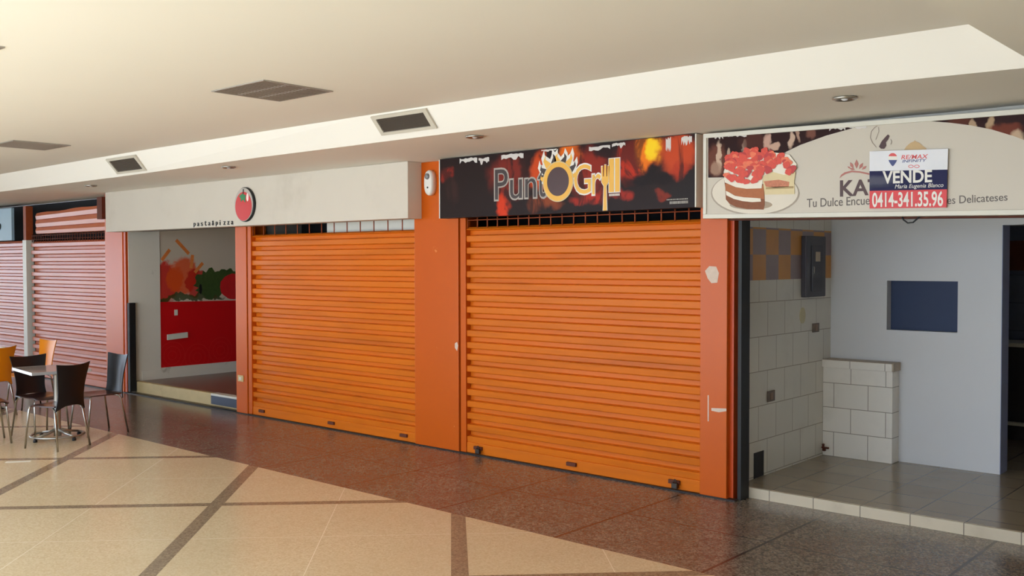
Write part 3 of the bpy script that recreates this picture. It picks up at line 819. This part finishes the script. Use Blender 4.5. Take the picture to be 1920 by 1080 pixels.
# lettering and crest
dkb = mat('dark_brown_print', lin(70, 34, 30), 0.45)
gry = mat('grey_print', lin(92, 80, 72), 0.45)
pink = mat('dusty_pink_print', lin(176, 104, 92), 0.45)
text('lettering', 'KAT', quad_px([(1576, 368), (1652, 364), (1652, 336), (1576, 339)], YK), dkb, ks, 0.003, offset=0.02)
text('lettering', 'Tu Dulce Encuen', quad_px([(1513, 389), (1640, 383), (1640, 367), (1513, 373)], YK), gry, ks, 0.002, offset=0.002)
text('lettering', 'es Delicateses', quad_px([(1776, 383), (1889, 376), (1889, 362), (1776, 368)], YK), gry, ks, 0.002, offset=0.002)
kpl('crest_arc', [(1574, 334), (1577, 328), (1584, 323), (1596, 320), (1612, 321), (1630, 325), (1630, 328), (1612, 324), (1597, 323), (1586, 326), (1579, 330)], pink, 0)
for j, (u, v, du, dv) in enumerate(((1595, 316, -6, -4), (1600, 316, -6, -12), (1606, 316, 0, -17), (1611, 317, 7, -12), (1616, 318, 9, -7), (1603, 318, -10, -2))):
    px, py = -dv * 0.22, du * 0.22
    kpl('crest_leaf', [(u, v), (u + du * .5 + px, v + dv * .5 + py), (u + du, v + dv), (u + du * .5 - px, v + dv * .5 - py)], pink, 0)
line = mat('thin_line_print', lin(140, 124, 112), 0.5)
def pline(nm, px, w, m):
    for a, b in zip(px, px[1:]):
        pass
    up_, dn_ = [], []
    for i, (u, v) in enumerate(px):
        a = px[max(i - 1, 0)]; b = px[min(i + 1, len(px) - 1)]
        d = Vector((b[0] - a[0], b[1] - a[1])).normalized(); s = Vector((-d.y, d.x)) * w
        up_.append((u + s.x, v + s.y)); dn_.append((u - s.x, v - s.y))
    kpl(nm, up_ + dn_[::-1], m, 0)
pline('hat_line', [(1643, 276), (1636, 268), (1632, 258), (1634, 246), (1640, 239), (1645, 236)], 0.5, line)
pline('hat_line', [(1647, 238), (1648, 246), (1645, 254), (1642, 262)], 0.4, line)
kpl('hair_print', [(1648, 275), (1653, 265), (1660, 257), (1665, 252), (1668, 255), (1665, 262), (1661, 267), (1662, 273), (1658, 279), (1652, 279)], dkb, 0)
pline('hat_line', [(1670, 261), (1672, 266), (1670, 271)], 0.5, line)
kpl('dome_print', [(1695, 281), (1700, 274), (1707, 268), (1714, 265), (1715, 263), (1717, 265), (1724, 268), (1731, 274), (1737, 278), (1737, 281)], mat('tan_dome_print', lin(196, 164, 118), 0.5), 0)
tears = [(1340, 1356, 251, 262), (1365, 1400, 251, 257), (1555, 1585, 238, 246), (1590, 1625, 236, 242)]
for i, (a, b, c, d) in enumerate(tears):
    r = random.Random(i + 20); n = 8
    kpl('torn_patch', [(a + (b - a) * k / n, c + r.uniform(0, 1.5)) for k in range(n + 1)] + [(a + (b - a) * k / n, d - r.uniform(0, (d - c) * .7)) for k in range(n, -1, -1)], tear, 1)

# ------------------------------------------------------------------ for-sale placard fixed on the bakery sign
YV = -0.140
pv = thing('sale_placard', (-2.46, YV, 2.33), 'red white and navy for-sale placard with phone number fixed over the bakery sign', 'placard')
def vpl(nm, px, m, y=YV, th=0.003): return plate(nm, px, m, pv, y, th)
pw = mat('placard_white', lin(226, 226, 232), 0.4); nav = blob_mat('placard_navy', lin(36, 36, 76), [(-0.2, 0.2, 0.16, 0.05, lin(96, 96, 112), .8), (-0.2, 0.16, 0.15, 0.02, lin(60, 62, 84), .7)], warp=0.03, rough=0.4)
red = mat('placard_red', lin(214, 40, 42), 0.4)
vpl('white_panel', [(1631, 284), (1778, 279), (1777, 318), (1631, 321)], pw, YV + 0.005, 0.006)
vpl('navy_panel', [(1631, 321), (1777, 318), (1776, 355), (1631, 358)], nav, YV + 0.005, 0.006)
vpl('red_panel', [(1631, 358), (1776, 355), (1775, 389), (1631, 391)], red, YV + 0.005, 0.006)
text('lettering', 'VENDE', quad_px([(1656, 344), (1747, 341), (1747, 319), (1656, 322)], YV), white_p, pv, 0.003, offset=0.025)
text('lettering', 'Maria Eugenia Blanco', quad_px([(1678, 356), (1769, 353), (1769, 343), (1678, 346)], YV), white_p, pv, 0.002, offset=0.0, shear=0.25)
text('lettering', '0414-341.35.96', quad_px([(1636, 388), (1768, 386), (1768, 359), (1636, 362)], YV), white_p, pv, 0.003, offset=0.02)
rd2 = mat('logo_red', lin(214, 70, 70), 0.4); bl2 = mat('logo_blue', lin(50, 60, 120), 0.4)
text('lettering', 'RE/MAX', quad_px([(1690, 299), (1740, 297), (1740, 289), (1690, 291)], YV), rd2, pv, 0.002, offset=0.01, shear=0.2)
text('lettering', 'INFINITY', quad_px([(1692, 305), (1737, 303), (1737, 298), (1692, 300)], YV), bl2, pv, 0.002, offset=0.01, shear=0.2)
for u in (1708, 1719):
    pts = [(u + 5 * math.cos(t), 312 + 3 * math.sin(t)) for t in [2 * math.pi * j / 20 for j in range(20)]]
    inn = [(u + 3.8 * math.cos(t), 312 + 2.0 * math.sin(t)) for t in [2 * math.pi * j / 20 for j in range(20)]]
    mb = MB()
    rings = [[at(a[0], a[1], YV), at(b[0], b[1], YV), at(b[0], b[1], YV - 0.002), at(a[0], a[1], YV - 0.002)] for a, b in zip(pts, inn)]
    mb.loft(rings + [rings[0]], smooth=False, caps=False).build('loop_mark', rd2, pv)
bal = [(1674, 301, 8.5)]
def balloon(v0, v1, m):
    def hw(v):
        if v <= 297: return 8.6 * math.sqrt(max(0, 1 - ((297 - v) / 10) ** 2))
        return 8.6 * (1 - ((v - 297) / 15.5) ** 1.6) if v < 312.5 else 0.3
    vs_ = [v0 + (v1 - v0) * i / 8 for i in range(9)]
    vpl('balloon_band', [(1674 - max(hw(v), 0.15), v) for v in vs_] + [(1674 + max(hw(v), 0.15), v) for v in vs_[::-1]], m, YV, 0.002)
balloon(287.2, 293, rd2); balloon(293, 300, white_p); balloon(300, 311.5, bl2)

# ------------------------------------------------------------------ empty shop (right)
ZF = 0.082
sbox('floor', 'kat_floor', -3.965, 4, 0.235, 4.4, 0.0, ZF)
sbox('trim_6', 'step_tile', -3.86, 4, 0.20, 0.236, 0.0, ZF + 0.002)
# tiled side wall with a square duct hole at its foot
for a in ((0.2, 0.515, 0, 2.6), (0.515, 0.712, 0.305, 2.6), (0.712, 2.35, 0, 2.6)):
    sbox('wall_left', 'kat_tile', -4.05, -3.965, a[0], a[1], a[2], a[3])
dh = tag(MB().box(-4.0, -3.969, 0.517, 0.71, 0.083, 0.303).build('duct_shade_plate', 'black'), 'black plate standing in for the dark duct opening at the foot of the tiled side wall', 'duct')  # flush black plate; its colour stands in for the dark inside the hole
# rear wall with serving hatch and doorway
def kback(x0, x1, z0, z1): return sbox('wall_back', 'kat_blue', x0, x1, 2.085, 2.30, z0, z1)
kback(-3.965, -3.42, 0, 2.9); kback(-3.42, -2.788, 0, 1.308); kback(-3.42, -2.788, 1.769, 2.9); kback(-2.788, -2.425, 0, 2.9)
kback(-2.425, -1.55, 2.264, 2.9); kback(-1.55, 4, 0, 2.9)
sbox('trim_7', 'jamb_blue', -2.428, -2.420, 2.087, 2.30, ZF, 2.262)
w1 = struct(MB().box(-3.42, -2.788, 2.19, 2.2, 1.308, 1.769).build('window_1', 'glass_dark'))
sbox('ceiling', 'white_paint', -4.05, 4, 0.2, 4.6, 2.9, 2.95)
# back kitchen
sbox('wall_back', 'kitchen_tile', -4.4, 4, 4.4, 4.6, 0, 2.9)
sbox('wall_left', 'kitchen_tile', -4.6, -4.4, 2.3, 4.6, 0, 2.9)
sbox('trim_8', mat('brown_tile_band', lin(120, 58, 30), 0.4), -4.4, 4, 4.385, 4.4, 1.85, 2.17)
ct = thing('kitchen_counter', (-2.6, 4.2, ZF), 'dim kitchen counter with pale top seen through the right doorway', 'counter')
box('top', 'frame_white', -4.3, -0.5, 3.9, 4.38, 1.06, 1.10, ct); box('body', 'panel_dark', -4.3, -0.5, 4.0, 4.38, ZF, 1.06, ct)
box('shelf_edge', 'frame_white', -4.3, -0.5, 3.92, 4.0, 0.24, 0.27, ct)
# low tiled counter box in the corner
co_ = thing('tiled_counter', (-3.63, 2.0, ZF), 'low white tiled counter block in the corner of the empty shop', 'counter')
box('tiled_body', 'counter_tile', -3.963, -3.30, 1.915, 2.083, ZF, 0.935, co_)
box('top_slab', 'counter_top', -3.963, -3.285, 1.895, 2.083, 0.935, 1.012, co_, 0.004)
box('top_edge_tile', 'counter_tile', -3.963, -3.297, 1.888, 1.896, 0.937, 1.006, co_)
# rust stain pipe stub at its foot
pp = thing('water_pipe_stub', (-3.9, 1.9, 0.12), 'short rusty pipe stub at the foot of the tiled counter', 'pipe')
MB().tube([(-3.93, 1.886, 0.14), (-3.93, 1.86, 0.14), (-3.93, 1.85, 0.2)], 0.014, 8).build('pipe', 'rust', pp)
MB().tube([(-3.95, 1.862, 0.165), (-3.88, 1.862, 0.165)], 0.009, 8).build('valve_handle', 'rust', pp)
# breaker box
XW = -3.965
bb = thing('breaker_box', (XW, 1.63, 1.9), 'dark grey breaker box on the tiled side wall of the empty shop', 'breaker box')
box('housing', 'panel_grey', XW, XW + 0.05, 1.42, 1.85, 1.62, 2.187, bb, 0.006)
box('door', 'panel_dark', XW + 0.05, XW + 0.06, 1.53, 1.76, 1.67, 2.10, bb, 0.004)
box('latch', 'chrome', XW + 0.06, XW + 0.072, 1.545, 1.56, 1.84, 1.90, bb)
box('label_sticker', 'paper', XW + 0.06, XW + 0.062, 1.60, 1.70, 1.95, 2.04, bb)
def outlet(y0, y1, z0, z1, label, m='outlet_grey'):
    t = thing('wall_outlet', (XW, (y0 + y1) / 2, (z0 + z1) / 2), label, 'outlet')
    box('cover_plate', m, XW, XW + 0.012, y0, y1, z0, z1, t, 0.003)
    ym, zm = (y0 + y1) / 2, (z0 + z1) / 2
    box('socket', 'outlet_dark', XW + 0.012, XW + 0.016, ym - 0.025, ym + 0.025, zm - 0.03, zm + 0.03, t)
    return t
outlet(1.665, 1.80, 1.28, 1.365, 'brownish outlet on the tiled side wall just below the breaker box')
outlet(0.755, 0.888, 0.72, 0.815, 'brownish outlet lower on the tiled side wall above the duct opening')
tag(MB().prism([(XW, 1.39 + 0.055 * math.cos(t) + 0.06, 1.45 + 0.075 * math.sin(t)) for t in [2 * math.pi * j / 16 for j in range(16)]], (0.008, 0, 0)).build('cover_disc', mat('cream_cover', lin(206, 196, 160), 0.5)), 'cream oval blanking cover on the tiled side wall under the breaker box', 'cover')
# lintel and hanging cable
struct(MB().prism([(-3.94, 0.1, zb(-3.94) - 0.012), (XR, 0.1, zb(XR) - 0.012), (XR, 0.1, 2.33), (-3.94, 0.1, 2.33)], (0, -0.08, 0)).build('trim_9', 'rust'))
cb = [at(u, v, 0.01) for u, v in ((1690, 404), (1694, 412), (1702, 418), (1712, 417), (1720, 410), (1727, 403))]
tag(MB().tube(cb, 0.006, 6).build('cable', 'black'), 'short dark cable loop hanging under the bakery sign', 'cable')

# ------------------------------------------------------------------ ceiling fixtures
def slope_pt(x, s, off=0.0):
    y = YU * (1 - s) + YL * s; z = 3.226 * (1 - s) + 3.014 * s
    nrm = Vector((0, -0.752, -0.66)).normalized()
    return Vector((x, y, z)) + nrm * off
def vent(x0, x1, s0, s1, label, dz=0.0):
    c = slope_pt((x0 + x1) / 2, (s0 + s1) / 2)
    t = thing('air_vent', c, label, 'vent', 'air vents on the sloping bulkhead')
    P = lambda x, s, o: slope_pt(x, s, o) + Vector((0, 0, dz))
    fx, fs = 0.048, 0.10
    mb = MB()
    for a0, a1, b0, b1 in ((x0, x1, s0, s0 + fs), (x0, x1, s1 - fs, s1), (x0, x0 + fx, s0 + fs, s1 - fs), (x1 - fx, x1, s0 + fs, s1 - fs)):
        q = [P(a0, b0, 0.001), P(a1, b0, 0.001), P(a1, b1, 0.001), P(a0, b1, 0.001)]
        mb.prism(q, slope_pt(0, 0, 0.018) - slope_pt(0, 0, 0))
    mb.build('frame', 'vent_frame', t)
    q = [P(x0 + fx, s0 + fs, 0.002), P(x1 - fx, s0 + fs, 0.002), P(x1 - fx, s1 - fs, 0.002), P(x0 + fx, s1 - fs, 0.002)]
    MB().prism(q, slope_pt(0, 0, 0.002) - slope_pt(0, 0, 0)).build('dark_core', 'vent_dark', t)
    mb = MB(); n = 9
    for i in range(n):
        s = s0 + fs + (s1 - s0 - 2 * fs) * (i + 0.5) / n
        mb.prism([P(x0 + fx, s - 0.012, 0.004), P(x1 - fx, s - 0.012, 0.004), P(x1 - fx, s + 0.010, 0.012), P(x0 + fx, s + 0.010, 0.012)], (0, 0, -0.002))
    mb.build('louvre_grille', 'vent_dark', t)
vent(-6.53, -5.84, 0.05, 0.74, 'air vent with pale frame on the bulkhead, the nearer one left of the flame sign', 0)
vent(-11.38, -10.68, 0.10, 0.88, 'smaller looking air vent further left on the bulkhead above the fascia', -0.012)

def ceiling_light(x0, x1, y0, y1, z, label):
    t = thing('ceiling_light', ((x0 + x1) / 2, (y0 + y1) / 2, z), label, 'ceiling light', 'square louvred ceiling lights')
    mb = MB()
    for a in ((x0, x1, y0, y0 + 0.015), (x0, x1, y1 - 0.015, y1), (x0, x0 + 0.015, y0 + 0.015, y1 - 0.015), (x1 - 0.015, x1, y0 + 0.015, y1 - 0.015)):
        mb.box(*a, z - 0.008, z - 0.001)
    mb.build('frame', 'louvre', t)
    box('reflector', 'fix_dark', x0 + 0.015, x1 - 0.015, y0 + 0.015, y1 - 0.015, z - 0.003, z - 0.001, t)
    for i in range(2):
        y = y0 + (y1 - y0) * (0.36 + 0.30 * i)
        MB().box(x0 + 0.03, x1 - 0.03, y - 0.018, y + 0.018, z - 0.0055, z - 0.003).build('tube', 'tube', t, 0.001)
    mb = MB()
    for i in range(1, 16):
        x = x0 + (x1 - x0) * i / 16; mb.box(x - 0.007, x + 0.007, y0 + 0.015, y1 - 0.015, z - 0.009, z - 0.0058)
    mb.build('louvre', 'fix_dark', t)
    return t
ceiling_light(-6.50, -5.83, -3.12, -2.51, 3.227, 'square louvred ceiling light in front of the bulkhead, nearest and largest')
ceiling_light(-11.23, -10.58, -2.92, -2.32, 3.222, 'square louvred ceiling light above the cafe tables')
ceiling_light(-6.72, -6.08, -5.35, -4.74, 3.227, 'ceiling light cut by the left edge of the picture near the top')

def downlight(x, y, z, label, r=0.075):
    t = thing('downlight', (x, y, z), label, 'downlight', 'recessed downlights in the soffit')
    MB().lathe([(r, -0.002), (r + 0.004, -0.012), (r - 0.012, -0.018), (r - 0.022, -0.004)], (x, y, z), 28, caps=False).build('trim_ring', 'steel', t)
    MB().lathe([(r - 0.02, -0.004), (r - 0.03, -0.002), (0.0, -0.002)], (x, y, z), 24, caps=False).build('reflector', 'chrome', t)
    MB().lathe([(0.022, -0.003), (0.024, -0.012), (0.014, -0.02), (0.0, -0.022)], (x, y, z), 16).build('bulb', 'bulb', t)
def soffit_z(x, y):
    for (a, za), (b, zb_) in zip(LOW, LOW[1:]):
        if a <= x <= b:
            zl = za + (zb_ - za) * (x - a) / (b - a); f = (y - YL) / (0.4 - YL)
            return zl * (1 - f) + 2.997 * f
    return 2.997
for x, y, lab in ((-2.56, -0.98, 'recessed downlight in the soffit above the bakery sign'), (-5.70, -1.12, 'recessed downlight in the soffit above the flame sign'), (-9.45, -1.10, 'recessed downlight in the soffit above the tomato emblem'), (-12.92, -1.0, 'recessed downlight in the soffit nearest the far shutters')):
    downlight(x, y, soffit_z(x, y), lab)

# ------------------------------------------------------------------ cafe furniture
def make_table(label):
    t = thing('cafe_table', (0, 0, 0), label, 'table', 'square cafe tables')
    box('table_top', 'table_top', -0.37, 0.35, -0.35, 0.25, 0.762, 0.785, t, 0.004)
    mb = MB()
    for a in ((-0.376, 0.356, -0.356, -0.35), (-0.376, 0.356, 0.25, 0.256), (-0.376, -0.37, -0.35, 0.25), (0.35, 0.356, -0.35, 0.25)): mb.box(*a, 0.755, 0.786)
    mb.build('edge_band', 'table_edge', t)
    MB().lathe([(0.042, 0.03), (0.038, 0.10), (0.036, 0.16), (0.036, 0.70), (0.05, 0.735), (0.14, 0.745), (0.14, 0.757)], (0, 0, 0), 24).build('column', 'steel', t)
    # ring base with four spokes and feet
    mb = MB(); n = 40
    rings = []
    for i in range(n + 1):
        a = 2 * math.pi * i / n
        c = Vector((0.27 * math.cos(a), 0.27 * math.sin(a), 0.045))
        e = Vector((math.cos(a), math.sin(a), 0))
        rings.append([c + e * 0.016 * math.cos(q) + Vector((0, 0, 0.012 * math.sin(q))) for q in [2 * math.pi * j / 8 for j in range(8)]])
    mb.loft(rings, caps=False).build('ring_base', 'steel', t)
    for i in range(4):
        a = math.radians(20 + 90 * i); e = Vector((math.cos(a), math.sin(a), 0))
        MB().tube([e * 0.03 + Vector((0, 0, 0.10)), e * 0.12 + Vector((0, 0, 0.07)), e * 0.27 + Vector((0, 0, 0.045))], [0.02, 0.015, 0.012], 8).build('spoke', 'steel', t)
        MB().lathe([(0.022, 0.0), (0.022, 0.02), (0.012, 0.04)], e * 0.275, 12).build('foot', 'black', t)
    return t


def make_chair(label, m):
    """moulded plywood chair, facing -y, origin on the floor at the middle"""
    t = thing('cafe_chair', (0, 0, 0), label, 'chair', None)
    W = 0.20
    # seat: gently dished sheet with rounded corners
    ns, nt = 10, 10
    top = []
    for j in range(nt + 1):
        y = 0.20 - 0.42 * j / nt; row = []
        for i in range(ns + 1):
            s = -1 + 2 * i / ns; q = j / nt
            w = 0.19 + 0.018 * math.sin(math.pi * min(1, q * 1.1))
            corner = 0.03 * max(0, (q - 0.75) / 0.25) ** 2 * abs(s) ** 3
            z = 0.462 - 0.010 * (1 - s * s) * math.sin(math.pi * q) - 0.022 * max(0, (q - 0.8) / 0.2) ** 2
            row.append((s * w * (1 - 0.10 * max(0, (q - 0.7) / 0.3) ** 2), y + corner, z))
        top.append(row)
    def sheet(rows, off, name, mm):
        mb = MB(); a = len(rows); b = len(rows[0])
        up = [p for r in rows for p in r]; dn = [tuple(Vector(p) - Vector(off)) for p in up]
        n_ = len(up)
        fs = []
        for j in range(a - 1):
            for i in range(b - 1):
                k = j * b + i
                fs += [(k, k + 1, k + b + 1, k + b), (n_ + k, n_ + k + b, n_ + k + b + 1, n_ + k + 1)]
        bd = [i for i in range(b)] + [j * b + b - 1 for j in range(1, a)] + [(a - 1) * b + i for i in range(b - 2, -1, -1)] + [j * b for j in range(a - 2, 0, -1)]
        for q in range(len(bd)):
            e, g = bd[q], bd[(q + 1) % len(bd)]
            fs.append((e, n_ + e, n_ + g, g))
        mb.add(up + dn, fs, True)
        o = mb.build(name, mm, t)
        es = o.modifiers.new('edges', 'EDGE_SPLIT'); es.split_angle = 0.9
        return o
    sheet(top, (0, 0, 0.014), 'seat', 'seat_edge' if m == 'black_ply' else m)
    # back: wide flared top, narrow waist, two pointed tails at the foot
    rows = []
    for j in range(13):
        q = j / 12; z = 0.40 + 0.49 * q
        w = 0.165 + 0.050 * max(0, (q - 0.30) / 0.70) ** 1.7 + 0.028 * max(0, (0.30 - q) / 0.30) ** 1.5
        row = []
        for i in range(13):
            s = -1 + 2 * i / 12
            zz = z
            if q < 0.25: zz += 0.065 * (1 - q / 0.25) * (1 - abs(s) ** 2.0)
            if q > 0.8: zz += 0.018 * ((q - 0.8) / 0.2) * (s * s - 0.4)
            y = 0.205 + 0.045 * q + 0.04 * max(0, q - 0.5) ** 1.5 + 0.030 * (1 - s * s)
            row.append((s * w, y, zz))
        rows.append(row)
    sheet(rows, (0, -0.012, 0), 'backrest', m)
    for s in (-1, 1):
        MB().tube([(s * 0.15, -0.15, 0.448), (s * 0.175, -0.165, 0.435), (s * 0.185, -0.17, 0.40), (s * 0.20, -0.215, 0.0)], 0.0105, 8).build('leg', 'chrome', t)
        MB().tube([(s * 0.15, 0.12, 0.448), (s * 0.172, 0.17, 0.435), (s * 0.18, 0.20, 0.40), (s * 0.21, 0.265, 0.0)], 0.0105, 8).build('leg', 'chrome', t)
    MB().tube([(-0.15, -0.15, 0.443), (0.15, -0.15, 0.443)], 0.009, 8).tube([(-0.15, 0.12, 0.443), (0.15, 0.12, 0.443)], 0.009, 8).build('seat_frame', 'chrome', t)
    return t


def dup(root, loc, rz, label):
    r = root.copy(); COL.objects.link(r); r['label'] = label; r.location = loc; r.rotation_euler = (0, 0, rz)
    for ch in list(root.children):
        c = ch.copy(); COL.objects.link(c); c.parent = r
    return r


bk = make_chair('black plywood cafe chair nearest the camera, its back towards us', 'black_ply')
og = make_chair('orange plywood cafe chair at the far table, cut by the left picture edge', 'orange_ply')
bk['group'] = 'black cafe chairs'; og['group'] = 'orange cafe chairs'
def face(dx, dy): return math.atan2(dx, -dy)   # turn from -y to a direction
dup(bk, (-10.93, -1.91, 0), face(0.05, -1), 'black plywood cafe chair standing apart beside the orange pier, turned to the left')
dup(bk, (-11.245, -2.39, 0), face(1, 0.12), 'black plywood cafe chair tucked behind the near table, its backrest showing over the table top')
dup(bk, (-11.26, -2.98, 0), face(0.2, 1), 'black plywood cafe chair at the left picture edge, only its seat front and legs showing')
bk.location = (-10.46, -2.58, 0); bk.rotation_euler = (0, 0, face(-0.95, -0.31))
og.location = (-13.19, -2.25, 0); og.rotation_euler = (0, 0, face(-0.9, -0.35))
dup(og, (-13.62, -1.55, 0), face(0.1, -1), 'orange plywood cafe chair in the back, showing above the black chair at the table')
t1 = make_table('square cafe table with chrome column and ring base, nearest the camera')
t2 = t1.copy(); COL.objects.link(t2)
t2['label'] = 'square cafe table further back, mostly hidden by the orange chair at the left edge'
for ch in list(t1.children):
    c = ch.copy(); COL.objects.link(c); c.parent = t2
t1.location = (-10.94, -2.35, 0); t1.rotation_euler = (0, 0, math.radians(-7))
t2.location = (-13.50, -2.18, 0); t2.rotation_euler = (0, 0, math.radians(-4))
tape = tag(MB().prism([(-9.984, -3.279, 0.0003), (-9.851, -3.096, 0.0003), (-9.90, -3.06, 0.0003), (-10.033, -3.243, 0.0003)], (0, 0, 0.0015)).build('floor_tape', 'frame_white'), 'short pale strip of tape stuck on the floor in front of the cafe table', 'tape')
# small bowl on the far table
ash = tag(MB().lathe([(0.0, 0.0), (0.05, 0.0), (0.065, 0.03), (0.06, 0.06), (0.03, 0.075), (0.0, 0.078)], (-13.36, -1.99, 0.7865), 20).build('sugar_bowl', 'plastic_white'), 'small white bowl on the far cafe table', 'bowl')
